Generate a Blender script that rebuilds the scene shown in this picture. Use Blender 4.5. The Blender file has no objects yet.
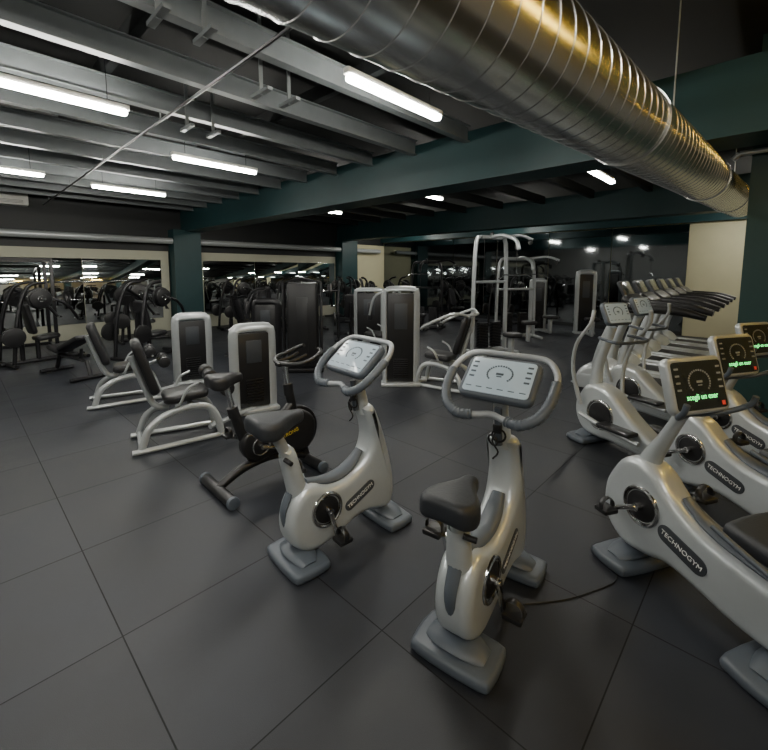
import bpy, bmesh, math, random
from mathutils import Vector, Matrix
random.seed(4)
S=bpy.context.scene
COL=S.collection
TH=math.radians(46.5); CT=math.cos(TH); ST=math.sin(TH)

# ------------------------------------------------------------ materials
def mat(name,c,rough=.5,metal=0,var=.08,scale=25,bump=0,es=0,coat=0):
    m=bpy.data.materials.new(name); m.use_nodes=True; nt=m.node_tree; b=nt.nodes['Principled BSDF']
    tc=nt.nodes.new('ShaderNodeTexCoord'); nz=nt.nodes.new('ShaderNodeTexNoise')
    nz.inputs['Scale'].default_value=scale; nz.inputs['Detail'].default_value=3
    nt.links.new(tc.outputs['Object'],nz.inputs['Vector'])
    mx=nt.nodes.new('ShaderNodeMix'); mx.data_type='RGBA'
    mx.inputs[6].default_value=tuple(x*(1-var) for x in c)+(1,)
    mx.inputs[7].default_value=tuple(min(1,x*(1+var)) for x in c)+(1,)
    nt.links.new(nz.outputs['Fac'],mx.inputs[0]); nt.links.new(mx.outputs[2],b.inputs['Base Color'])
    b.inputs['Roughness'].default_value=rough; b.inputs['Metallic'].default_value=metal
    b.inputs['Coat Weight'].default_value=coat
    if bump:
        bp=nt.nodes.new('ShaderNodeBump'); bp.inputs['Strength'].default_value=bump; bp.inputs['Distance'].default_value=.003
        nt.links.new(nz.outputs['Fac'],bp.inputs['Height']); nt.links.new(bp.outputs[0],b.inputs['Normal'])
    if es:
        b.inputs['Emission Color'].default_value=tuple(c)+(1,); b.inputs['Emission Strength'].default_value=es
    return m
SILVER=mat('silver_paint',(.50,.535,.55),.30,.38,.04,coat=.4)
FRAME=mat('frame_silver',(.43,.455,.465),.32,.35,.05)
GREY=mat('grey_plastic',(.080,.095,.115),.42,0,.06)
DGREY=mat('dark_grey_plastic',(.04,.045,.052),.45,0,.06)
HANDLE=mat('handle_grey',(.33,.35,.37),.4,.2,.05)
BLACK=mat('black_plastic',(.011,.011,.012),.36,0,.1)
VINYL=mat('black_vinyl',(.016,.016,.018),.40,0,.1,60,.2)
SEATM=mat('seat_rubber',(.020,.023,.028),.5,0,.1,80,.3)
CHROME=mat('chrome',(.6,.6,.6),.15,1,.03)
IRON=mat('black_iron',(.011,.011,.013),.35,.3,.1)
BELT=mat('belt_black',(.012,.012,.013),.6,0,.1)
SCREENW=mat('screen_glare',(.36,.44,.50),.15,0,.10,6,es=.18)
SCREEND=mat('screen_dark',(.016,.021,.020),.15,0,.1)
MARK=mat('dial_mark',(.06,.08,.10),.4)
GREEN=mat('led_green',(.10,.9,.2),.4,es=3)
RED=mat('led_red',(.7,.06,.04),.4,es=.3)
WHITE=mat('logo_white',(.75,.76,.74),.4)
YELLOW=mat('logo_yellow',(.75,.55,.05),.4)
TEAL=mat('teal_paint',(.011,.046,.050),.5,0,.12,4)
CREAM=mat('cream_wall',(.42,.42,.33),.7,0,.06,3,.1)
CREAM2=mat('cream_wall_end',(.55,.52,.34),.7,0,.06,3,.1)
PLAIN=mat('grey_wall',(.28,.28,.275),.7,0,.06,3,.1)
DWALL=mat('dark_wall',(.011,.013,.014),.6,0,.1,4)
BLKC=mat('ceiling_black',(.006,.007,.007),.8,0,.15,3)
STEEL=mat('painted_steel',(.15,.165,.17),.42,.1,.2,5)
LAMPM=mat('lamp_glow',(1,.975,.89),.4,0,0,es=122)
ADDED_YELLOW=mat('added_yellow_glow',(1,.62,.08),.4,0,0,es=60)  # glow of the added battens that gild the duct
LAMPH=mat('lamp_housing',(.6,.6,.56),.4)
ACW=mat('ac_white',(.62,.62,.58),.4)
CABLE=mat('cable_black',(.012,.012,.012),.5)
MIRROR=mat('mirror',(.80,.84,.83),.015,1,.01)
DGLASS=mat('dark_glass',(.17,.185,.19),.045,1,.05,2)
GALV=mat('galvanised',(.70,.71,.70),.25,1,.10,5)

def floor_mat():
    m=bpy.data.materials.new('rubber_tiles'); m.use_nodes=True; nt=m.node_tree; N=nt.nodes; L=nt.links; b=N['Principled BSDF']
    tc=N.new('ShaderNodeTexCoord'); sp=N.new('ShaderNodeSeparateXYZ'); L.new(tc.outputs['Object'],sp.inputs[0])
    def M(op,a,bv=None,c=None):
        n=N.new('ShaderNodeMath'); n.operation=op
        for i,x in enumerate((a,bv,c)):
            if x is None: continue
            if hasattr(x,'links') or hasattr(x,'is_linked'): L.new(x,n.inputs[i])
            else: n.inputs[i].default_value=x
        return n.outputs[0]
    def axis(o,off):
        q=M('DIVIDE',M('SUBTRACT',o,off),.91)
        fr=M('FRACT',q); fl=M('FLOOR',q)
        d=M('ABSOLUTE',M('SUBTRACT',fr,.5))
        return M('GREATER_THAN',d,.5-.0036),fl
    j1,f1=axis(sp.outputs[0],.455); j2,f2=axis(sp.outputs[1],1.31)
    j=M('MAXIMUM',j1,j2)
    cb=N.new('ShaderNodeCombineXYZ'); L.new(f1,cb.inputs[0]); L.new(f2,cb.inputs[1])
    wn=N.new('ShaderNodeTexWhiteNoise'); wn.noise_dimensions='3D'; L.new(cb.outputs[0],wn.inputs['Vector'])
    nz=N.new('ShaderNodeTexNoise'); nz.inputs['Scale'].default_value=2.2; nz.inputs['Detail'].default_value=6; L.new(tc.outputs['Object'],nz.inputs['Vector'])
    n2=N.new('ShaderNodeTexNoise'); n2.inputs['Scale'].default_value=260; L.new(tc.outputs['Object'],n2.inputs['Vector'])
    v=M('ADD',M('MULTIPLY',wn.outputs['Value'],.25),M('ADD',M('MULTIPLY',nz.outputs['Fac'],.9),M('MULTIPLY',n2.outputs['Fac'],.2)))
    v=M('MULTIPLY',v,.0275)
    v=M('MULTIPLY',v,M('SUBTRACT',1.0,M('MULTIPLY',j,.9)))
    c2=N.new('ShaderNodeCombineColor')
    L.new(v,c2.inputs[0]); L.new(M('MULTIPLY',v,1.13),c2.inputs[1]); L.new(M('MULTIPLY',v,1.45),c2.inputs[2])
    L.new(c2.outputs[0],b.inputs['Base Color'])
    L.new(M('ADD',M('MULTIPLY',j,.3),M('ADD',.36,M('MULTIPLY',nz.outputs['Fac'],.24))),b.inputs['Roughness'])
    b.inputs['Specular IOR Level'].default_value=.42
    bp=N.new('ShaderNodeBump'); bp.inputs['Strength'].default_value=.25; bp.inputs['Distance'].default_value=.003
    L.new(M('SUBTRACT',n2.outputs['Fac'],M('MULTIPLY',j,2.0)),bp.inputs['Height']); L.new(bp.outputs[0],b.inputs['Normal'])
    return m
FLOORM=floor_mat()

# ------------------------------------------------------------ mesh kit
def cr(pts,k,closed=False):
    n=len(pts); out=[]
    rng=n if closed else n-1
    for i in range(rng):
        if closed: p=[pts[(i+j-1)%n] for j in range(4)]
        else: p=[pts[max(0,i-1)],pts[i],pts[i+1],pts[min(n-1,i+2)]]
        for s in range(k):
            t=s/k
            out.append(tuple(.5*((2*b)+(-a+c)*t+(2*a-5*b+4*c-d)*t*t+(-a+3*b-3*c+d)*t**3) for a,b,c,d in zip(*p)))
    if not closed: out.append(tuple(pts[-1]))
    return out
def rrect(w,h,r,n=4):
    o=[]
    for cx,cy,a0 in ((w/2-r,h/2-r,0),(-w/2+r,h/2-r,90),(-w/2+r,-h/2+r,180),(w/2-r,-h/2+r,270)):
        for i in range(n+1):
            a=math.radians(a0+90*i/n); o.append((cx+r*math.cos(a),cy+r*math.sin(a)))
    return o
def FR(o,x,y):
    x=Vector(x).normalized(); y=Vector(y); y=(y-x*y.dot(x)).normalized(); z=x.cross(y)
    return Matrix(((x.x,y.x,z.x,o[0]),(x.y,y.y,z.y,o[1]),(x.z,y.z,z.z,o[2]),(0,0,0,1)))
def SIDE(y=0): return FR((0,y,0),(1,0,0),(0,0,1))
def T(x,y,z): return Matrix.Translation((x,y,z))
class B:
    def __init__(s): s.v=[];s.f=[];s.m=[]
    def add(s,v,f,m=0):
        o=len(s.v); s.v+= [tuple(x) for x in v]; s.f+=[tuple(i+o for i in g) for g in f]; s.m+=[m]*len(f); return s
    def prism(s,poly,th,r=0,M=Matrix(),k=3,m=0,sm=0,post=None):
        if sm: poly=cr(poly,sm,True)
        A=sum(poly[i][0]*poly[(i+1)%len(poly)][1]-poly[(i+1)%len(poly)][0]*poly[i][1] for i in range(len(poly)))
        if A<0: poly=poly[::-1]
        n=len(poly); nr=[]
        for i in range(n):
            a=Vector(poly[i-1][:2]);b=Vector(poly[i][:2]);c=Vector(poly[(i+1)%n][:2])
            e1=(b-a); e2=(c-b)
            e1=e1.normalized() if e1.length>1e-9 else e1; e2=e2.normalized() if e2.length>1e-9 else e2
            t=(e1+e2); 
            if t.length<1e-6: t=e1
            t.normalize(); nn=Vector((t.y,-t.x)); d=max(.5,nn.dot(Vector((e1.y,-e1.x)))); nr.append(nn/d)
        lay=[]
        if r>0:
            for i in range(k+1):
                ph=i/k*math.pi/2; lay.append((r*(1-math.sin(ph)),-th/2+r*(1-math.cos(ph))))
            lay+=[(a,-z) for a,z in lay[::-1]]
        else: lay=[(0,-th/2),(0,th/2)]
        V=[]
        for ins,z in lay:
            for p,q in zip(poly,nr):
                w=Vector((p[0]-q.x*ins,p[1]-q.y*ins,z))
                if post: w=Vector(post(w))
                V.append(M@w)
        F=[]
        for l in range(len(lay)-1):
            for i in range(n):
                F.append((l*n+i,l*n+(i+1)%n,(l+1)*n+(i+1)%n,(l+1)*n+i))
        F.append(tuple(range(n))[::-1]); F.append(tuple(range((len(lay)-1)*n,len(lay)*n)))
        return s.add(V,F,m)
    def box(s,c,size,r=0,rot=(0,0,0),m=0,M0=Matrix()):
        M=M0@T(*c)@(Matrix.Rotation(rot[2],4,'Z')@Matrix.Rotation(rot[1],4,'Y')@Matrix.Rotation(rot[0],4,'X'))
        rr=min(max(r*1.3,1e-4),min(size[0],size[1])*.49)
        r=min(r,min(size)*.45)
        poly=rrect(size[0],size[1],rr) if r>0 else [(-size[0]/2,-size[1]/2),(size[0]/2,-size[1]/2),(size[0]/2,size[1]/2),(-size[0]/2,size[1]/2)]
        return s.prism(poly,size[2],r,M,2,m)
    def tube(s,pts,r=.02,n=10,closed=False,sm=0,wh=(1,1),ref=None,m=0,M=Matrix()):
        pts=[tuple(p) if len(p)>3 else tuple(p)+(r,) for p in pts]
        if sm: pts=cr(pts,sm,closed)
        P=[M@Vector(p[:3]) for p in pts]; R=[p[3] for p in pts]; N=len(P); V=[]
        nm=None
        if ref: ref=M.to_3x3()@Vector(ref)
        for i in range(N):
            a=P[i-1] if (i>0 or closed) else P[0]; c=P[(i+1)%N] if (i<N-1 or closed) else P[-1]
            t=(c-a).normalized()
            if ref: nm=(ref-t*ref.dot(t)).normalized()
            else:
                if nm is None: nm=t.orthogonal().normalized()
                nm=(nm-t*nm.dot(t)).normalized()
            bn=t.cross(nm)
            for j in range(n):
                g=2*math.pi*j/n; V.append(P[i]+nm*(R[i]*wh[0]*math.cos(g))+bn*(R[i]*wh[1]*math.sin(g)))
        F=[]
        for i in range(N if closed else N-1):
            k=(i+1)%N
            for j in range(n): F.append((i*n+j,i*n+(j+1)%n,k*n+(j+1)%n,k*n+j))
        if not closed: F.append(tuple(range(n))[::-1]); F.append(tuple(range((N-1)*n,N*n)))
        return s.add(V,F,m)
    def cyl(s,p0,p1,r,r2=None,n=20,m=0,M=Matrix()):
        r2=r if r2 is None else r2
        return s.tube([tuple(p0)+(r,),tuple(p1)+(r2,)],n=n,m=m,M=M)
    def rcyl(s,p0,p1,r,e=.01,n=20,m=0,M=Matrix()):
        p0=Vector(p0);p1=Vector(p1);d=(p1-p0).normalized()
        pp=[tuple(p0)+(r-e,),tuple(p0+d*e*.3)+(r-e*.3,),tuple(p0+d*e)+(r,),tuple(p1-d*e)+(r,),tuple(p1-d*e*.3)+(r-e*.3,),tuple(p1)+(r-e,)]
        return s.tube(pp,n=n,m=m,M=M)
    def torus(s,c,ax,R,r,n=10,k=28,m=0,M=Matrix()):
        ax=Vector(ax).normalized(); u=ax.orthogonal().normalized(); w=ax.cross(u); c=Vector(c)
        return s.tube([tuple(c+u*R*math.cos(2*math.pi*i/k)+w*R*math.sin(2*math.pi*i/k)) for i in range(k)],r,n,True,m=m,M=M)
    def done(s,name,parent,mats,label=None,kind=None,split=None):
        if split:
            # one object per separate piece ('all') or per side ('y')
            par=list(range(len(s.v)))
            def fd(i):
                while par[i]!=i: par[i]=par[par[i]]; i=par[i]
                return i
            for f in s.f:
                a=fd(f[0])
                for i in f[1:]: par[fd(i)]=a
            isl={}
            for i in range(len(s.v)): isl.setdefault(fd(i),[]).append(i)
            grp={}
            for k,ix in isl.items():
                if split=='y': key=sum(s.v[i][1] for i in ix)>0
                else: key=k
                grp.setdefault(key,set()).update(ix)
            last=None
            for key,ix in grp.items():
                nb=B(); mp={}
                for i in sorted(ix): mp[i]=len(nb.v); nb.v.append(s.v[i])
                for f,m in zip(s.f,s.m):
                    if f[0] in ix: nb.f.append(tuple(mp[i] for i in f)); nb.m.append(m)
                last=nb.done(name,parent,mats,label,kind)
            return last
        me=bpy.data.meshes.new(name); me.from_pydata(s.v,[],s.f)
        ml=mats if isinstance(mats,(list,tuple)) else [mats]
        for x in ml: me.materials.append(x)
        bm=bmesh.new(); bm.from_mesh(me); bmesh.ops.recalc_face_normals(bm,faces=bm.faces)
        for f,mi in zip(bm.faces,s.m): f.smooth=True; f.material_index=mi
        bm.to_mesh(me); bm.free()
        me.set_sharp_from_angle(angle=math.radians(38))
        o=bpy.data.objects.new(name,me); COL.objects.link(o)
        if parent: o.parent=parent
        if label: o['label']=label
        if kind: o['kind']=kind
        return o
def thing(name,label,cat,loc=(0,0),h=0,z=0,group=None):
    e=bpy.data.objects.new(name,None); e.empty_display_size=.2; COL.objects.link(e)
    e['label']=label; e['category']=cat
    if group: e['group']=group
    e.location=(loc[0],loc[1],z); e.rotation_euler=(0,0,math.radians(h)); return e
def dup(root,loc,h=None,label=None,z=None):
    def cp(o,par):
        n=o.copy(); COL.objects.link(n)
        if par: n.parent=par
        for c in list(o.children): cp(c,n)
        return n
    n=cp(root,None); n.location=(loc[0],loc[1],root.location.z if z is None else z)
    if h is not None: n.rotation_euler=(0,0,math.radians(h))
    if label: n['label']=label
    return n
def text(body,size,parent,M,m,name='lettering',ext=.0008,bold=0):
    cu=bpy.data.curves.new('tmp','FONT'); cu.body=body; cu.size=size; cu.align_x='CENTER'; cu.align_y='CENTER'; cu.extrude=ext; cu.offset=bold
    t=bpy.data.objects.new('tmp',cu); COL.objects.link(t)
    bpy.context.view_layer.update()
    dg=bpy.context.evaluated_depsgraph_get()
    me=bpy.data.meshes.new_from_object(t.evaluated_get(dg)); bpy.data.objects.remove(t)
    me.materials.clear(); me.materials.append(m)
    me.transform(M)
    o=bpy.data.objects.new(name,me); COL.objects.link(o); o.parent=parent; return o
def W(v,u): return (CT*v-ST*u, ST*v+CT*u)
def rb(name,v0,v1,u0,u1,z0,z1,m,kind='structure',r=0):
    b=B(); b.box((0,0,0),(v1-v0,u1-u0,z1-z0),r)
    o=b.done(name,None,m); x,y=W((v0+v1)/2,(u0+u1)/2); o.location=(x,y,(z0+z1)/2); o.rotation_euler=(0,0,TH)
    if kind: o['kind']=kind
    return o

# ------------------------------------------------------------ room
V0,V1,U0,U1,HC=-4.5,14.2,-3.5,13.5,4.15
b=B(); b.add([(V0,U0,0),(V1,U0,0),(V1,U1,0),(V0,U1,0),(V0,U0,-.1),(V1,U0,-.1),(V1,U1,-.1),(V0,U1,-.1)],[(0,1,2,3),(7,6,5,4),(0,4,5,1),(1,5,6,2),(2,6,7,3),(3,7,4,0)])
fl=b.done('floor',None,FLOORM); fl.rotation_euler=(0,0,TH); fl['kind']='structure'
rb('ceiling',V0,V1,U0,U1,HC,HC+.1,BLKC)
rb('wall_west',V0,V1,U1,U1+.15,0,HC,DWALL)
rb('wall_north',V1,V1+.15,U0,U1,0,HC,CREAM2)
rb('wall_east',V0,V1,U0-.15,U0,0,HC,PLAIN)
rb('wall_south',V0-.15,V0,U0,U1,0,HC,PLAIN)
rb('trim_1',V0,4.62,U1-.05,U1,0,2.42,CREAM)
rb('trim_2',5.5,11.2,U1-.05,U1,0,2.42,CREAM)
rb('trim_3',12.15,V1,U1-.05,U1,0,3.0,CREAM2)
def mirror(v0,v1,z0=.42,z1=2.16):
    o=rb('wall_mirror',v0,v1,U1-.075,U1-.05,z0,z1,MIRROR,kind=None,r=.004)
    o['label']='frameless gym mirror panel on a cream wall'; o['category']='mirror'; o['group']='wall mirrors'
for a in (-3.4,-1.45,.5,2.45): mirror(a,a+1.94)
for a in (5.65,7.48,9.31): mirror(a,a+1.82)
rb('trim_4',4.66,5.46,U1-.45,U1,0,3.06,TEAL)
rb('trim_5',11.25,12.1,U1-.45,U1,0,3.1,TEAL)
rb('trim_6',5.05,5.5,U0,U1,3.06,3.72,TEAL)
rb('trim_7',11.35,11.8,U0,U1,3.1,3.8,TEAL)
rb('trim_8',5.75,6.35,-.55,.255,0,HC,TEAL)
rb('trim_9',V1-.2,V1,U0,U1,3.15,3.7,TEAL)
rb('trim_10',5.0,5.55,U0,U1,3.035,3.06,TEAL)
for i in range(6):
    u1=U1-.08-i*1.94
    o=rb('wall_mirror',V1-.05,V1-.02,u1-1.92,u1,.12,3.12,DGLASS,kind=None)
    o['label']='tall dark tinted glass panel on the end wall'; o['category']='glass panel'; o['group']='tinted glass panels'
rb('trim_11',V1-.06,V1,U1-11.7,U1,0,.12,DWALL)
n=12
for i in range(13):
    u=1.35+i*.93
    b=B()
    L=5.05-V0
    b.box((0,0,.10),(L,.10,.012)); b.box((0,0,-.10),(L,.10,.012)); b.box((0,0,0),(L,.012,.20))
    o=b.done('trim_%d'%n,None,STEEL); n+=1; o['kind']='structure'
    x,y=W((V0+5.05)/2,u); o.location=(x,y,3.68); o.rotation_euler=(0,0,TH)
for i in range(12):
    u=-1.5+i*1.25
    o=rb('trim_%d'%n,5.5,11.35,u-.05,u+.05,3.65,3.85,DWALL); n+=1
for i,v in enumerate((-2.6,-.6,1.2,3.1)):
    rb('trim_%d'%n,v,v+.08,U0,U1,3.80,3.95,DWALL); n+=1

for (v,u) in ((1.05,3.0),(1.35,3.0),(2.1,3.55),(2.4,3.55),(2.0,5.0),(2.3,5.0)):
    e=thing('hanger_bracket','grey steel hanger strap bolted between ceiling joists','bracket',W(v,u),46.5,3.44,'ceiling hanger straps')
    B().box((0,0,.34),(.035,.012,.72)).box((0,0,0),(.05,.30,.03)).done('strap',e,STEEL)

e=thing('ceiling_conduit','thin dark metal conduit running below the joists','pipe',W(1.75,6.6),46.5,3.48)
B().cyl((0,-5.1,0),(0,6.8,0),.014,n=8).done('conduit_pipe',e,IRON)
bb=B()
for y in (-4,-1.5,1,3.5,6): bb.cyl((0,y,0),(0,y,.1),.008,n=6)
bb.done('conduit_clip',e,STEEL,split='all')
e=thing('wall_pipe','silver ventilation pipe along the wall above the mirrors','pipe',W(5,U1-.32),46.5,2.72)
bb=B().cyl((-9,0,0),(8.6,0,0),.09,n=20)
for i in range(14): bb.torus((-8.5+i*1.3,0,0),(1,0,0),.092,.008,6,20)
bb.done('pipe_body',e,FRAME)
bb=B()
for i in range(8): bb.box((-8+i*2.2,.16,0),(.04,.34,.03))
bb.done('pipe_bracket',e,IRON,split='all')
e=thing('ceiling_pipe','thin grey bent pipe beside a teal column','pipe',W(5.65,.1),46.5,3.0)
B().cyl((0,-1.2,0),(0,.25,0),.025,n=10).cyl((0,.25,0),(0,.3,-.05),.025,n=10).done('pipe_run',e,FRAME)

e=thing('air_conditioner','white wall-mounted split air conditioner','air conditioner',W(.75,U1-.12),46.5,3.55)
B().prism([(-.12,-.15),(-.12,.1),(-.08,.15),(.12,.15),(.12,-.15)],1.4,.02,FR((0,0,0),(0,1,0),(0,0,1))).done('casing',e,ACW)
bb=B()
for i in range(3): bb.box((0,-.125,-.1+i*.03),(1.2,.01,.008))
bb.done('vent_grille',e,DGREY)

def mklamp(v,u,m,lab):
    e=thing('ceiling_lamp',lab,'lamp',W(v,u),46.5,3.35,'fluorescent ceiling lamps')
    B().box((0,0,.035),(1.26,.07,.05),.008).done('lamp_housing',e,LAMPH)
    B().prism(rrect(1.22,.085,.03),.05,.02,T(0,0,-.012)).done('lamp_tube',e,m)
    B().cyl((-.45,0,.05),(-.45,0,.5),.004,n=6).cyl((.45,0,.05),(.45,0,.5),.004,n=6).done('suspension_wire',e,IRON,split='all')
    return e
lp=mklamp(2.9,2.57,LAMPM,'linear fluorescent batten lamp glowing warm white')
for v,u in ((.7,4.7),(2.8,6.0),(2.5,9.05),(.55,8.65),(6.6,8.4),(6.7,5.25),(7.4,2.15),
            (-2.2,2.4),(-2.2,6.2),(-.3,-1.0),(-3,-1.0),(-2.8,9.5),(.4,1.0),(12.8,.2),(12.9,6.5),(12.9,11)):  # first of the end-wall lamps is added, unseen, to brighten the cream wall
    dup(lp,W(v,u))
ly=mklamp(3.7,-1.3,ADDED_YELLOW,'added unseen yellow batten tinting the duct gold')  # yellow lamps added out of view for gold reflections on the duct
dup(ly,W(1.6,-2.0)); dup(ly,W(7.3,-1.6))

# ------------------------------------------------------------ duct (true helical seam)
D=Vector((.712,.701,.040)).normalized(); P0=Vector((-.5315,.5009,.683))*1.186+Vector((0,0,1.8))
e=thing('ventilation_duct','large round spiral-seamed galvanised steel air duct under the ceiling','air duct',(0,0),0)
U_=D.cross(Vector((0,0,1))).normalized(); W_=U_.cross(D)
r0=.235; nj=96; pitch=.13; offs=(0,.0015,.009,.0105,.05,.09); radd=(0,.003,.003,0,0,0); K=len(offs)
s0=-3.2; turns=99; NI=turns*K; V=[];F=[]
for i in range(NI+1):
    t,k=divmod(i,K)
    for j in range(nj):
        a=-2*math.pi*j/nj
        V.append(P0+D*(s0+t*pitch+offs[k]+pitch*j/nj)+(U_*math.cos(a)+W_*math.sin(a))*(r0+radd[k]))
for i in range(NI):
    for j in range(nj-1): F.append((i*nj+j,i*nj+j+1,(i+1)*nj+j+1,(i+1)*nj+j))
    if i+1+K<=NI: F.append((i*nj+nj-1,(i+K)*nj,(i+1+K)*nj,(i+1)*nj+nj-1))
B().add(V,F).done('duct_body',e,GALV)
bb=B()
for s in (.2,3.1,6.0,8.2):
    bb.tube([P0+D*(s-.035),P0+D*(s+.035)],r0+.012,40)
bb.done('coupling_band',e,GALV,split='all')
bb=B()
for s in (1.9,4.3,6.6,8.6):
    q=P0+D*s
    bb.cyl((q.x,q.y,q.z+r0),(q.x,q.y,HC),.006,n=6)
bb.done('suspension_rod',e,FRAME,split='all')

# ------------------------------------------------------------ cardio parts
def saddle(parent,x,z,m=SEATM,s=1.0):
    poly=[(-.14,0),(-.135,.09),(-.08,.13),(-.01,.125),(.05,.085),(.11,.052),(.165,.04),(.19,.02),(.19,-.02),(.165,-.04),(.11,-.052),(.05,-.085),(-.01,-.125),(-.08,-.13),(-.135,-.09)]
    poly=[(a*s,c*s) for a,c in poly]
    def post(w): return (w.x,w.y,w.z*(1.15-max(0,w.x)*2.2)+.7*(w.x+.02)**2*(1 if w.x<0 else .2)-(1.2*w.y*w.y))
    return B().prism(poly,.095,.032,T(x,0,z),6,sm=3,post=post).done('seat',parent,m)
def crank(parent,cx,cz,yw,ang=-60,r=.17):
    bb=B(); p=B(); st=B()
    for sgn in (-1,1):
        a=math.radians(ang if sgn<0 else ang+180)
        ex,ez=cx+r*math.cos(a),cz+r*math.sin(a)
        y0=sgn*(yw+.02); y1=sgn*(yw+.035)
        bb.tube([(cx,y0,cz,.018),(cx,y1,cz,.02),((cx+ex)/2,y1+sgn*.005,(cz+ez)/2,.014),(ex,y1+sgn*.01,ez,.016)],n=8)
        bb.cyl((cx,sgn*yw*.9,cz),(cx,y1+sgn*.012,cz),.022)
        p.box((ex,sgn*(yw+.1),ez),(.095,.10,.028),.008)
        st.tube([(ex-.0,sgn*(yw+.055),ez+.01),(ex,sgn*(yw+.06),ez+.05),(ex,sgn*(yw+.1),ez+.075),(ex,sgn*(yw+.14),ez+.05),(ex,sgn*(yw+.145),ez+.01)],.006,6,sm=4,wh=(3,1),ref=(1,0,0))
    bb.done('crank_arm',parent,CHROME,split='y')
    p.done('pedal',parent,BLACK,split='y'); st.done('pedal_strap',parent,BLACK,split='y')
def hubs(parent,cx,cz,yw,R=.085):
    bb=B(); r=B()
    for sgn in (-1,1):
        bb.rcyl((cx,sgn*(yw-.02),cz),(cx,sgn*(yw+.008),cz),R,.008,32)
        r.torus((cx,sgn*(yw+.0),cz),(0,1,0),R+.016,.013,8,40)
    bb.done('crank_cover',parent,BLACK,split='y'); r.done('crank_ring',parent,CHROME,split='y')
def foot(parent,x,w=.42,d=.24,name='foot'):
    bb=B()
    bb.prism([(-d/2,-w*.38),(-d*.3,-w/2),(d*.3,-w/2),(d/2,-w*.38),(d/2,w*.38),(d*.3,w/2),(-d*.3,w/2),(-d/2,w*.38)],.06,.022,T(x,0,.03),3,sm=3)
    bb.tube([(x,-w*.36,.055,.03),(x,-w*.15,.075,.05),(x,w*.15,.075,.05),(x,w*.36,.055,.03)],n=12,sm=3,wh=(.55,1.7),ref=(0,0,1))
    return bb.done(name,parent,GREY)
def logo(parent,x,z,yw,ang,w=.26,h=.075,size=.036):
    bg=B()
    for sgn in (-1,1):
        xd=(math.cos(ang),0,math.sin(ang)) if sgn<0 else (-math.cos(ang),0,-math.sin(ang))
        yd=(-math.sin(ang),0,math.cos(ang))
        M=FR((x,sgn*(yw+.001),z),xd,yd)
        bg.prism([(p[0],p[1]) for p in rrect(w,h,h*.49,6)],.006,.002,M)
    bg.done('badge',parent,DGREY,split='y')
    for sgn in (-1,1):
        xd=(math.cos(ang),0,math.sin(ang)) if sgn<0 else (-math.cos(ang),0,-math.sin(ang))
        yd=(-math.sin(ang),0,math.cos(ang))
        text('TECHNOGYM',size,parent,FR((x,sgn*(yw+.0055),z),xd,yd),WHITE)
def console(parent,c,tilt,bright=True,w=.40,h=.27,txt=True,frame=None):
    a=math.radians(tilt)
    M=FR(c,(0,-1,0),(math.sin(a),0,math.cos(a)))
    body=B().prism(rrect(w,h,.045,5),.055,.018,M).done('console',parent,frame or (GREY if bright else FRAME))
    scr=B().prism(rrect(w*.88,h*.84,.02,4),.006,.002,M@T(0,0,.028)).done('screen',body,SCREENW if bright else SCREEND)
    d=B()
    R=h*.2
    for i in range(22):
        g=math.radians(-40+260*i/21)
        d.box((R*math.cos(g)*1.25,R*math.sin(g)+h*.06,.0325),(.009,.009,.002),M0=M,rot=(0,0,g))
    d.box((0,h*.06,.0325),(w*.1,.012,.002),M0=M); d.box((0,h*.0,.0325),(w*.07,.006,.002),M0=M)
    for i in range(4):
        for sx in (-1,1): d.box((sx*w*.37,h*(.3-.12*i),.0325),(w*.07,.010,.002),M0=M)
    if bright:
        for i in range(6):
            d.box((-w*.36+i*w*.144,-h*.30,.0325),(w*.08,.004,.002),M0=M)
        d.done('display_mark',body,MARK)
    elif txt:
        d.done('display_mark',body,HANDLE)
        B().box((w*.36,-h*.34,.0325),(.022,.022,.002),M0=M).done('stop_button',body,RED)
        text('scegli un eser',h*.135,body,M@T(0,-h*.20,.034),GREEN,ext=.0004)
    return M,body

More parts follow.
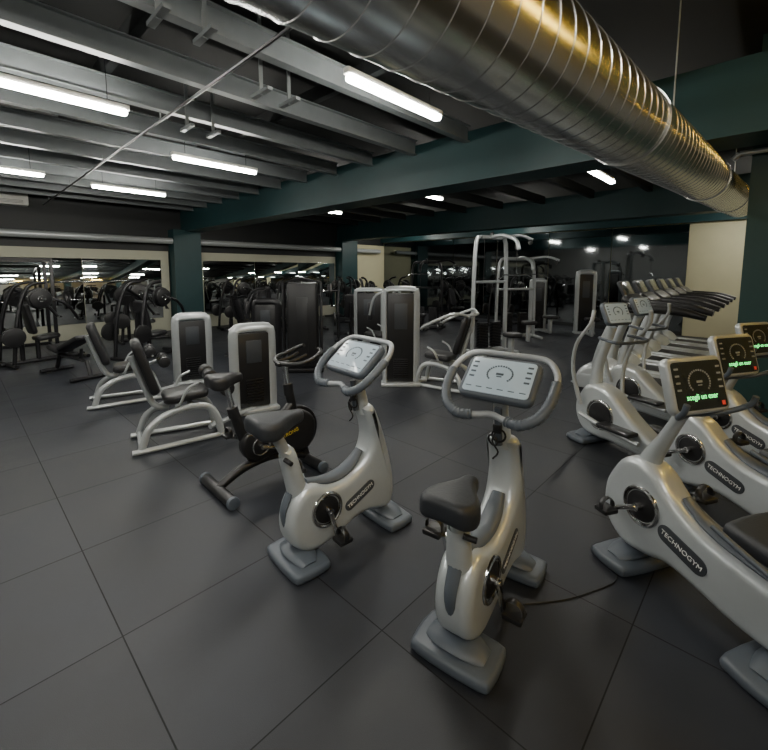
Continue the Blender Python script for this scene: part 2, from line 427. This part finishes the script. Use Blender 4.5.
def upright(label,loc,h,sx,sz):
    e=thing('exercise_bike',label,'exercise bike',loc,h,group='upright exercise bikes')
    foot(e,-.36,.40,.25); foot(e,.36,.40,.22)
    prof=[(-.26,.07),(-.36,.10),(-.435,.18),(-.455,.29),(-.43,.40),(-.37,.48),(-.28,.50),(-.17,.455),(-.05,.455),(.06,.50),(.14,.57),(.175,.68),(.155,.80),(.13,.88),(.19,.905),(.235,.84),(.29,.70),(.345,.52),(.38,.36),(.385,.22),(.35,.14),(.27,.13),(.16,.16),(.03,.15),(-.10,.10)]
    B().prism(prof,.19,.055,SIDE(),5,sm=3).done('body_shell',e,SILVER)
    B().tube([(-.30,0,.50,.035),(-.16,0,.465,.05),(-.04,0,.468,.055),(.06,0,.515,.05),(.13,0,.585,.035)],n=12,sm=4,wh=(1,.55),ref=(0,1,0)).done('step_cover',e,GREY)
    B().tube([(-.44,0,.25,.02),(-.455,0,.36,.03),(-.40,0,.48,.035)],n=10,sm=4,wh=(1,.5),ref=(0,1,0)).done('rear_cover',e,GREY)
    px=-.345
    B().tube([(px,0,.42,.066),(px-.02,0,.50,.06),(px+(sx-px)*.45,0,.48+(sz-.48)*.5,.052),(px+(sx-px)*.5,0,.48+(sz-.48)*.55,.046)],n=16,sm=3).done('seat_tube',e,SILVER)
    sp=B().tube([(px+(sx-px)*.4,0,.48+(sz-.48)*.45),(sx,0,sz-.05)],.034,14)
    sp.box((sx,0,sz-.055),(.12,.05,.03),.01)
    sp.done('seat_post',e,FRAME)
    B().tube([(px+(sx-px)*.5-.03,-.04,.48+(sz-.48)*.5),(px-.02+(sx-px)*.5,-.10,.48+(sz-.48)*.48)],.014,10).done('adjust_lever',e,BLACK)
    saddle(e,sx,sz)
    hubs(e,-.20,.32,.095); crank(e,-.20,.32,.095,-75)
    logo(e,.06,.32,.096,math.radians(24))
    B().tube([(.165,0,.84,.055),(.15,0,.95,.045),(.125,0,1.06,.04),(.125,0,1.17,.045)],n=16,sm=4,wh=(1,.8),ref=(0,1,0)).done('console_post',e,SILVER)
    B().tube([(.105,0,.87,.022),(.09,0,.98,.022),(.08,0,1.08,.022)],n=8,sm=3).done('post_cover',e,GREY)
    M,body=console(e,(.10,0,1.225),50)
    ring=[(0,.185,-.01),(.13,.185,-.01),(.215,.165,-.005),(.27,.09,0),(.285,0,.005),(.275,-.1,.01),(.235,-.19,.0),(.16,-.235,-.01),(.08,-.215,-.03),(0,-.19,-.04)]
    ring=ring+[(-a,c,d) for a,c,d in ring[-2:0:-1]]
    B().tube(ring,.017,12,True,sm=4,M=M).done('handlebar',e,HANDLE)
    g=B()
    for s in (-1,1):
        base=cr([(s*.283,.03,.004),(s*.277,-.09,.008),(s*.24,-.185,.0),(s*.165,-.236,-.01),(s*.09,-.22,-.025)],8)
        g.tube([p+(.024+(.004 if i%2 else 0),) for i,p in enumerate(base)],n=14,M=M)
    g.done('grip',e,GREY,split='y')
    hp=B()
    hp.torus((.075,-.01,.93),(1,.2,0),.035,.006,6,16).torus((.07,.02,.90),(1,-.4,.2),.03,.006,6,16)
    hp.tube([(.08,0,.96),(.06,.02,.90),(.07,-.01,.84),(.06,.015,.80)],.005,6,sm=4)
    hp.box((.08,0,.965),(.03,.05,.05),.008)
    hp.done('cable_holder',e,BLACK)
    return e
upright('silver upright exercise bike with a low dark saddle',(.561,2.057),54,-.42,.80)
upright('silver upright exercise bike with raised saddle beside black spin bike',(-.268,2.63),41.5,-.50,.93)

def recumbent(label,loc,h):
    e=thing('recumbent_bike',label,'exercise bike',loc,h,group='recumbent exercise bikes')
    foot(e,.38,.44,.26); foot(e,-.42,.50,.28)
    prof=[(.50,.56),(.43,.655),(.32,.70),(.20,.66),(.10,.56),(-.05,.475),(-.25,.43),(-.5,.40),(-.70,.39),(-.80,.33),(-.80,.22),(-.72,.15),(-.5,.11),(-.25,.11),(-.05,.15),(.10,.17),(.24,.135),(.38,.12),(.49,.18),(.55,.29),(.55,.44)]
    B().prism(prof,.19,.055,SIDE(),5,sm=3).done('body_shell',e,SILVER)
    B().tube([(.08,0,.57,.03),(-.05,0,.485,.05),(-.25,0,.44,.06),(-.5,0,.41,.06),(-.72,0,.39,.04)],n=12,sm=4,wh=(1,.5),ref=(0,1,0)).done('rail_cover',e,GREY)
    hubs(e,.27,.43,.095,.09); crank(e,.27,.43,.095,150)
    logo(e,.02,.33,.096,math.radians(18 ),.28,.10,.038)
    B().tube([(.33,0,.62,.07),(.28,0,.74,.05),(.20,0,.90,.036),(.13,0,1.05,.034),(.11,0,1.14,.04)],n=16,sm=4).done('console_post',e,SILVER)
    M,body=console(e,(.09,0,1.20),16,False,.40,.30)
    ring=[(0,-.155,-.05),(.10,-.16,-.03),(.19,-.15,.03),(.235,-.12,.10),(.24,-.08,.13)]
    B().tube([(-a,c,d) for a,c,d in ring[:0:-1]]+ring,.015,10,sm=4,M=M).done('handlebar',e,GREY)
    B().box((-.42,0,.50),(.16,.16,.14),.03).box((-.44,0,.565),(.34,.12,.03),.01).done('seat_carriage',e,DGREY)
    B().prism([(-.20,-.2),(.16,-.20),(.22,-.12),(.22,.12),(.16,.2),(-.20,.2)],.09,.035,T(-.43,0,.61),4,sm=3).done('seat',e,SEATM)
    B().prism(rrect(.42,.50,.1,5),.08,.035,FR((-.73,0,.90),(0,-1,0),(-.28,0,1))).done('backrest',e,SEATM)
    hb=B()
    for s in (-1,1):
        hb.tube([(-.54,s*.12,.54),(-.52,s*.25,.56),(-.42,s*.28,.60),(-.24,s*.28,.66)],.014,10,sm=4)
    hb.done('side_handle',e,GREY,split='y')
    B().tube([(-.55,0,.50),(-.68,0,.58),(-.77,0,.9)],.03,10,sm=3).done('back_support',e,SILVER)
    return e
rc=recumbent('silver recumbent exercise bike with a lit dark console',(1.68,2.05),106.8)
dup(rc,(1.68+.87,2.05+.78)); dup(rc,(1.68+1.68,2.05+1.5))

def elliptical(loc,h):
    e=thing('elliptical_trainer','silver elliptical trainer with upright console and black pedals','elliptical trainer',loc,h,group='elliptical trainers')
    foot(e,.42,.46,.24); foot(e,-.42,.46,.22)
    prof=[(.50,.50),(.43,.60),(.30,.64),(.14,.60),(.02,.50),(-.15,.36),(-.35,.24),(-.50,.18),(-.52,.09),(-.4,.07),(-.1,.08),(.1,.09),(.3,.08),(.45,.12),(.54,.25),(.55,.40)]
    B().prism(prof,.22,.06,SIDE(),5,sm=3).done('body_shell',e,SILVER)
    hubs(e,.22,.34,.11,.13)
    B().tube([(.38,0,.55,.07),(.36,0,.8,.05),(.28,0,1.05,.045),(.22,0,1.25,.045)],n=14,sm=4).done('console_post',e,SILVER)
    console(e,(.19,0,1.38),25,True,.34,.24)
    ar=B(); pd=B()
    for s in (-1,1):
        k=.12*s
        ar.tube([(.30+k,s*.16,.40,.024),(.36+k,s*.22,.75,.02),(.30+k,s*.26,1.05,.018),(.14+k,s*.26,1.28,.018),(.12+k,s*.24,1.42,.02)],n=10,sm=4)
        ar.tube([(.30+k,s*.16,.30,.024),(-.05+k,s*.18,.25,.024),(-.38+k,s*.18,.22,.022)],n=10,sm=3)
        pd.box((-.15+k,s*.18,.285),(.36,.15,.04),.015)
    ar.done('swing_arm',e,FRAME,split='y'); pd.done('pedal',e,BLACK,split='y')
    B().tube([(.20,-.2,1.15),(.0,-.22,1.13),(-.02,0,1.12),(.0,.22,1.13),(.20,.2,1.15)],.016,10,sm=4).done('handlebar',e,GREY)
    return e
el=elliptical((2.40,3.92),112)
dup(el,(3.25,4.85),118)

def treadmill(loc,h):
    e=thing('treadmill','silver treadmill with black handrails and console','treadmill',loc,h,group='row of treadmills')
    bb=B()
    for s in (-1,1):
        bb.prism([(-.95,.03),(-.97,.10),(-.9,.17),(.3,.22),(.9,.24),(.95,.15),(.93,.03)],.11,.025,SIDE(s*.34),3,sm=2)
    bb.done('side_rail',e,SILVER,split='y')
    B().prism([(-.94,.08),(-.94,.15),(.6,.205),(.6,.08)],.57,.01,SIDE()).done('belt',e,BELT)
    B().prism([(.42,.10),(.46,.24),(.58,.34),(.75,.37),(.9,.32),(.99,.2),(.98,.06),(.7,.05)],.78,.07,SIDE(),4,sm=3).done('motor_cover',e,SILVER)
    ps=B()
    for s in (-1,1):
        ps.tube([(.72,s*.36,.2,.055),(.68,s*.38,.5,.045),(.56,s*.38,.85,.04),(.42,s*.36,1.12,.038),(.36,s*.30,1.22,.04)],n=12,sm=4,wh=(.6,1.2),ref=(0,1,0))
    ps.done('upright_post',e,SILVER,split='y')
    hr=B()
    for s in (-1,1):
        hr.tube([(.42,s*.34,1.18,.04),(.25,s*.39,1.17,.05),(.0,s*.40,1.16,.055),(-.30,s*.40,1.14,.052),(-.56,s*.39,1.08,.035)],n=12,sm=4)
    hr.tube([(.30,-.34,1.12),(.22,-.2,1.11),(.20,0,1.11),(.22,.2,1.11),(.30,.34,1.12)],.035,12,sm=4)
    hr.done('handrail',e,BLACK)
    B().prism(rrect(.74,.24,.07,5),.11,.04,FR((.32,0,1.22),(0,-1,0),(.8,0,.55))).done('control_deck',e,BLACK)
    console(e,(.44,0,1.36),30,False,.50,.28,txt=False,frame=DGREY)
    e.scale=(1,1,1.12)
    return e
tx,ty=W(6.95,1.15)
tm=treadmill((tx,ty),136.5)
for i in range(1,6):
    x,y=W(6.95+.92*i,1.15); dup(tm,(x,y))

def spin(loc,h):
    e=thing('spin_bike','black indoor cycling bike with yellow lettering','spin bike',loc,h)
    B().rcyl((-.42,-.26,.045),(-.42,.26,.045),.045,.012).rcyl((.42,-.24,.045),(.42,.24,.045),.045,.012).done('stabiliser_bar',e,BLACK,split='all')
    c=B()
    for x in (-.42,.42):
        for s in (-1,1): c.rcyl((x,s*.25,.045),(x,s*.29,.045),.05,.01)
    c.done('end_cap',e,GREY,split='all')
    f=B()
    f.tube([(-.42,0,.06,.035),(-.20,0,.16,.04),(.1,0,.18,.04),(.42,0,.07,.035)],n=12,sm=4)
    f.tube([(-.12,0,.22,.045),(-.22,0,.50,.045),(-.28,0,.70,.04)],n=12,sm=3)
    f.tube([(.42,0,.08,.035),(.30,0,.5,.04),(.24,0,.78,.045)],n=12,sm=3)
    f.tube([(-.22,0,.48,.04),(.05,0,.42,.05),(.27,0,.6,.045)],n=12,sm=3)
    f.done('frame',e,BLACK)
    B().prism([(-.24,.36),(-.2,.26),(-.1,.2),(.1,.22),(.35,.16),(.47,.26),(.48,.42),(.4,.52),(.26,.56),(.1,.50),(-.1,.47),(-.2,.46)],.10,.03,SIDE(-.03),4,sm=3).done('chain_guard',e,BLACK)
    B().rcyl((.32,-.01,.34),(.32,.05,.34),.23,.015,40).done('flywheel',e,IRON)
    B().torus((-.08,-.09,.34),(0,1,0),.075,.008,8,30).done('crank_ring',e,CHROME)
    crank(e,-.08,.34,.08,-20)
    B().cyl((-.27,0,.66),(-.33,0,.93),.022).cyl((.245,0,.75),(.21,0,.98),.024).done('adjust_post',e,CHROME,split='all')
    B().cyl((-.27,0,.62),(-.285,0,.70),.04).cyl((.25,0,.7),(.24,0,.80),.045).done('collar',e,BLACK,split='all')
    saddle(e,-.35,.94,VINYL,.85)
    hb=B()
    for s in (-1,1):
        hb.tube([(.16,0,1.0),(.18,s*.10,1.0),(.25,s*.2,1.01),(.38,s*.21,1.04),(.48,s*.18,1.08),(.50,s*.12,1.10)],.02,10,sm=4)
        hb.tube([(.18,s*.07,1.0),(.3,s*.06,1.02),(.40,s*.07,1.05)],.016,8,sm=3)
    hb.box((.2,0,.99),(.14,.08,.04),.015)
    hb.done('handlebar',e,BLACK)
    text('LIVESTRONG',.045,e,FR((.16,-.085,.36),(1,0,.22),(-.22,0,1)),YELLOW,'lettering')
    return e
spin((-1.04,3.445),44.5)

# ------------------------------------------------------------ strength machines
def tower(e,x,y,w,h,ang=0,fm=FRAME,pm=BLACK,d=.16):
    M=T(x,y,0)@Matrix.Rotation(math.radians(ang),4,'Z')
    r=.09
    pts=[(-w/2,0,.03),(-w/2,0,h*.5),(-w/2,0,h-r),(-w/2+.03,0,h-.03),(-w/2+r,0,h),(w/2-r,0,h),(w/2-.03,0,h-.03),(w/2,0,h-r),(w/2,0,h*.5),(w/2,0,.03)]
    b=B().tube(pts,.045,12,sm=2,wh=(.75,1.5),ref=None,M=M)
    b.box((0,0,.03),(w+.12,.26,.06),.02,M0=M)
    b.done('tower_frame',e,fm)
    B().box((0,0,h*.5),(w-.07,d*.5,h-.14),.015,M0=M).done('weight_shroud',e,pm)
    s=B()
    for i in range(9): s.box((0,-d*.3,.14+i*.035),(w*.45,.03,.028),.004,M0=M)
    s.done('weight_stack',e,IRON)
    B().box((0,-d*.27,h*.72),(w*.4,.01,h*.26),.004,M0=M).done('instruction_panel',e,DGREY)
def cushion(e,name,c,w,h,ax,ay,m=VINYL,t=.09,k=.08):
    return B().prism(rrect(w,h,k,4),t,t*.4,FR(c,ax,ay)).done(name,e,m)
def chairmachine(label,loc,h,fm=FRAME,tw=(.92,.42,.48,1.10,0),arms='roller',seatm=VINYL,cat='weight machine',name='leg_extension_machine',group=None):
    e=thing(name,label,cat,loc,h,group=group)
    f=B()
    for s in (-1,1):
        f.tube([(-.38,s*.25,.035),(-.36,s*.25,.10),(-.30,s*.24,.24),(-.14,s*.2,.34),(.10,s*.18,.38),(.28,s*.18,.34),(.36,s*.2,.18),(.38,s*.2,.035)],.028,10,sm=4,wh=(1.0,1.3),ref=(0,1,0))
        f.tube([(-.46,s*.26,.03),(-.3,s*.26,.03),(.2,s*.22,.03),(.48,s*.2,.03)],.026,8,sm=3)
    f.tube([(-.1,0,.36),(-.24,0,.42),(-.34,0,.7),(-.42,0,.95)],.032,10,sm=4)
    f.tube([(-.38,-.25,.05),(-.38,.25,.05)],.025,8); f.tube([(.38,-.2,.05),(.38,.2,.05)],.025,8)
    f.tube([(.3,0,.06),(tw[0],tw[1],.05)],.03,8)
    f.tube([(.1,-.18,.38),(.1,.18,.38)],.025,8)
    f.done('frame',e,fm)
    cushion(e,'seat',(.06,0,.49),.42,.44,(0,-1,0),(1,0,.08),seatm)
    cushion(e,'backrest',(-.30,0,.83),.36,.60,(0,-1,0),(-.30,0,1),seatm)
    hd=B()
    for s in (-1,1):
        hd.tube([(-.05,s*.2,.42),(-.02,s*.29,.46),(.05,s*.30,.60),(.16,s*.30,.66)],.014,8,sm=4)
    hd.done('side_handle',e,fm,split='y')
    if arms=='roller':
        B().tube([(.12,.24,.46),(.30,.25,.44),(.44,.22,.50),(.46,0,.52)],.024,8,sm=3).tube([(.46,-.2,.52),(.46,.2,.52)],.016,8).tube([(.3,.1,.62),(.32,.0,.63),(.32,-.2,.63)],.016,8).done('lever_arm',e,fm)
        r=B()
        for s in (-1,1):
            r.rcyl((.46,s*.04,.52),(.46,s*.22,.52),.08,.02); r.rcyl((.30,s*.04,.68),(.30,s*.2,.68),.07,.02)
        r.done('roller_pad',e,seatm,split='all')
    elif arms=='press':
        a=B(); g=B()
        for s in (-1,1):
            a.tube([(-.45,s*.2,1.15),(-.3,s*.42,1.2),(.05,s*.45,1.05),(.22,s*.40,.95),(.2,s*.22,.93)],.022,8,sm=4)
            g.cyl((.21,s*.36,.94),(.2,s*.22,.93),.028)
        a.tube([(-.42,0,.9),(-.46,0,1.2)],.03,8).tube([(-.45,-.22,1.16),(-.45,.22,1.16)],.03,8)
        a.done('press_arm',e,fm); g.done('grip',e,BLACK,split='y')
    elif arms=='fly':
        a=B(); g=B()
        a.tube([(-.42,0,.9),(-.45,0,1.45)],.035,8).tube([(-.45,-.4,1.45),(-.45,.4,1.45)],.03,8)
        for s in (-1,1):
            a.tube([(-.45,s*.38,1.45),(-.3,s*.5,1.42),(-.1,s*.55,1.3),(0,s*.55,.95)],.024,8,sm=4)
            g.box((.0,s*.52,1.02),(.10,.06,.36),.025)
        a.done('press_arm',e,fm); g.done('arm_pad',e,seatm,split='y')
    tower(e,tw[0],tw[1],tw[2],tw[3],tw[4],fm)
    return e
m1=chairmachine('silver framed leg machine with black vinyl seat and weight tower',(-2.22,4.32),33,group='seated leg machines')
dup(m1,(-3.62,5.65))
chairmachine('silver chest press machine with black seat and tall weight tower',(.95,6.35),150,FRAME,(.62,.30,.50,1.54,-150),'press',name='chest_press_machine')
chairmachine('silver framed seated machine with black upholstery',(-.1,8.6),160,FRAME,(.45,-.55,.62,1.40,-160),'fly',name='pec_fly_machine')
chairmachine('black framed seated weight machine with dark tower',W(4.4,8.3),200,IRON,(-.35,.65,.5,1.2,-200),'fly',name='shoulder_press_machine')
chairmachine('black framed chest press machine with black tower',W(5.4,10.2),60,IRON,(.9,.3,.5,1.3,0),'press',name='chest_press_machine')

def blacktower(loc,h):
    e=thing('weight_tower','tall black enclosed weight stack tower with handles','weight machine',loc,h)
    B().box((0,0,.84),(.56,.30,1.54),.05).done('weight_shroud',e,BLACK)
    B().box((0,0,.04),(.72,.46,.08),.02).tube([(-.33,-.1,.05),(-.33,-.1,1.62),(0,-.1,1.68),(.33,-.1,1.62),(.33,-.1,.05)],.028,10).done('tower_frame',e,IRON)
    B().box((0,-.155,.8),(.2,.01,1.1),.004).done('weight_stack',e,BLACK)
blacktower((-1.47,7.4),6)

def cable_machine(loc,h,H=2.55,fm=FRAME,wid=.9,label='tall silver cable pulley machine with curved top arm'):
    e=thing('cable_machine',label,'weight machine',loc,h)
    f=B()
    for s in (-1,1):
        f.tube([(s*wid/2,0,.05),(s*wid/2,0,H*.5),(s*wid/2*.9,0,H-.12),(s*wid/2*.6,0,H)],.045,10,sm=3,wh=(.8,1.3),ref=(1,0,0))
        f.tube([(s*wid/2,-.45,.04),(s*wid/2,.45,.04)],.04,8)
    f.tube([(-wid*.3,0,H),(wid*.3,0,H)],.045,10); f.tube([(-wid/2,0,.04),(wid/2,0,.04)],.04,8); f.tube([(-wid/2,0,H*.62),(wid/2,0,H*.62)],.03,8)
    f.tube([(0,0,H),(0,-.35,H+.02),(0,-.75,H-.1),(0,-.85,H-.3)],.04,10,sm=4)
    f.tube([(wid*.3,0,H),(wid*.7,-.2,H+.05),(wid*.95,-.35,H-.05)],.035,10,sm=4)
    f.done('frame',e,fm)
    B().cyl((0,-.8,H-.2),(0,-.8,1.75),.006,n=6).cyl((-wid*.2,0,H),(-wid*.2,0,.9),.006,n=6).cyl((wid*.2,0,H),(wid*.2,0,.9),.006,n=6).done('cable',e,CABLE,split='all')
    B().tube([(-.45,-.8,1.66),(-.3,-.8,1.74),(.3,-.8,1.74),(.45,-.8,1.66)],.014,8).done('pull_bar',e,CHROME)
    for q in ((0,-.02,H+.06),(0,-.8,H-.24),(wid*.9,-.33,H-.1)): B().torus(q,(1,0,0),.05,.016,6,20).cyl((q[0]-.01,q[1],q[2]),(q[0]+.01,q[1],q[2]),.045).done('pulley',e,BLACK)
    for k in (-1,1):
        w=B()
        for i in range(16): w.box((k*wid*.2,0,.14+i*.035),(.24,.12,.03),.004)
        w.done('weight_stack',e,IRON)
    cushion(e,'seat',(0,-.75,.5),.34,.32,(1,0,0),(0,1,0)); B().box((0,-.72,.24),(.08,.1,.46),.01).done('seat_post',e,fm)
    return e
cable_machine((2.35,9.1),25)
cable_machine((3.6,11.2),10,2.15,FRAME,1.1,'silver framed twin pulley station')
cable_machine(W(10.4,8.0),-20,2.1,IRON,1.0,'black framed pulley station beside the end wall')
def paletower(loc,h,H=1.8):
    e=thing('weight_tower','pale grey free-standing weight stack tower','weight machine',loc,h)
    tower(e,0,0,.46,H,0)
    B().tube([(0,-.1,.05),(0,-.7,.05)],.04,8).box((0,-.7,.25),(.1,.1,.45),.02).done('base_frame',e,FRAME)
    cushion(e,'seat',(0,-.7,.5),.36,.36,(1,0,0),(0,1,0))
paletower((5.85,11.9),-10); paletower((4.7,12.5),10,1.55)

def plateload(loc,h,label='black plate-loaded strength machine with round weight plates',s=1.0):
    e=thing('plate_loaded_machine',label,'weight machine',loc,h,group='plate-loaded machines')
    f=B()
    f.tube([(-.7,0,.05),(.7,0,.05)],.04,8); f.tube([(-.6,-.45,.05),(-.6,.45,.05)],.04,8); f.tube([(.6,-.4,.05),(.6,.4,.05)],.04,8)
    for sg in (-1,1):
        f.tube([(-.6,sg*.35,.05),(-.5,sg*.35,.9),(-.3,sg*.3,1.5),(0,sg*.28,1.6)],.035,10,sm=4)
        f.tube([(-.3,sg*.3,1.45),(.2,sg*.5,1.2),(.45,sg*.45,.85)],.03,10,sm=3)
        f.cyl((-.2,sg*.3,1.3),(-.2,sg*.75,1.3),.022)
    f.tube([(-.1,0,.05),(-.1,0,.45)],.04,8); f.tube([(-.35,0,.05),(-.35,0,1.0)],.04,8)
    f.done('frame',e,IRON)
    p=B()
    for sg in (-1,1):
        for k in range(2): p.rcyl((-.2,sg*(.50+.06*k),1.3),(-.2,sg*(.545+.06*k),1.3),.20-.03*k,.01,28)
        p.rcyl((-.6,sg*.42,.6),(-.6,sg*.47,.6),.18,.01,28)
    p.done('weight_plate',e,BLACK,split='all')
    r=B()
    for sg in (-1,1):
        r.torus((-.2,sg*.61,1.3),(0,1,0),.05,.008,6,20); r.cyl((-.2,sg*.60,1.3),(-.2,sg*.76,1.3),.024)
    r.done('plate_sleeve',e,CHROME,split='y')
    cushion(e,'seat',(.05,0,.5),.36,.40,(0,-1,0),(1,0,.1)); cushion(e,'backrest',(-.22,0,.9),.32,.65,(0,-1,0),(-.2,0,1))
    B().cyl((.45,-.5,.85),(.45,-.3,.85),.02).cyl((.45,.3,.85),(.45,.5,.85),.02).done('grip',e,CHROME,split='all')
    return e
pl=plateload((-4.9,8.6),70)
for v,u,h in ((1.2,10.6,60),(3.4,11.9,46.5),(6.3,12.2,46.5),(7.4,10.4,30),(8.3,12.2,46.5),(9.5,10.4,120),(10.6,12.3,136.5),(11.9,10.4,-43.5),(12.6,8.3,-43.5),(12.7,6.4,46.5),(7.4,8.3,100)):
    dup(pl,W(v,u),h)

def bench(loc,h,inc=.35):
    e=thing('weight_bench','black padded adjustable weight bench','bench',loc,h,group='weight benches')
    B().tube([(-.6,0,.05),(-.5,0,.3),(.45,0,.34),(.6,0,.05)],.035,8,sm=0).tube([(-.6,-.3,.04),(-.6,.3,.04)],.035,8).tube([(.6,-.25,.04),(.6,.25,.04)],.035,8).tube([(-.3,0,.32),(-.35,0,.5)],.025,8).done('frame',e,IRON)
    cushion(e,'seat',(.42,0,.44),.30,.38,(0,-1,0),(1,0,.15),k=.05)
    cushion(e,'backrest',(-.15,0,.50+inc*.25),.30,.80,(0,-1,0),(-1,0,inc),k=.05)
    return e
be=bench((-5.45,7.05),150)

def rack(loc,h):
    e=thing('power_rack','black power rack with loaded barbell','weight rack',loc,h,group='power racks')
    f=B()
    for x in (-.6,.6):
        for y in (-.5,.5): f.box((x,y,1.05),(.07,.07,2.1),.005)
        f.box((x,0,.04),(.08,1.1,.08)); f.box((x,0,2.07),(.07,1.0,.07))
    for y in (-.5,.5): f.box((0,y,2.07),(1.2,.07,.07))
    f.box((0,.5,.04),(1.2,.07,.07))
    f.done('frame',e,IRON)
    B().cyl((-1.05,-.56,1.15),(1.05,-.56,1.15),.014).done('barbell',e,CHROME)
    p=B()
    for s in (-1,1): p.rcyl((s*.78,-.56,1.15),(s*.84,-.56,1.15),.22,.01,28).rcyl((s*.86,-.56,1.15),(s*.9,-.56,1.15),.17,.01,28)
    p.done('weight_plate',e,BLACK,split='all')
    return e
rk=rack(W(1.0,12.5),46.5)

e=thing('floor_cable','thin black power cable lying on the rubber floor','cable',(0,0))
B().tube([(.72,2.05,.004),(.98,2.08,.004),(1.2,2.15,.004),(1.35,2.22,.004),(1.42,2.33,.004)],.0035,6,sm=6).done('cord',e,CABLE)

# ------------------------------------------------------------ world + camera
w=bpy.data.worlds.new('World'); S.world=w; w.use_nodes=True
w.node_tree.nodes['Background'].inputs[0].default_value=(.02,.022,.025,1)
cam=bpy.data.cameras.new('Camera'); co=bpy.data.objects.new('Camera',cam); COL.objects.link(co)
cam.sensor_width=36; cam.lens=36*410/768; cam.shift_y=-60/768; cam.clip_start=.05
co.location=(0,0,1.8); co.rotation_euler=(math.radians(84),0,0)
S.camera=co
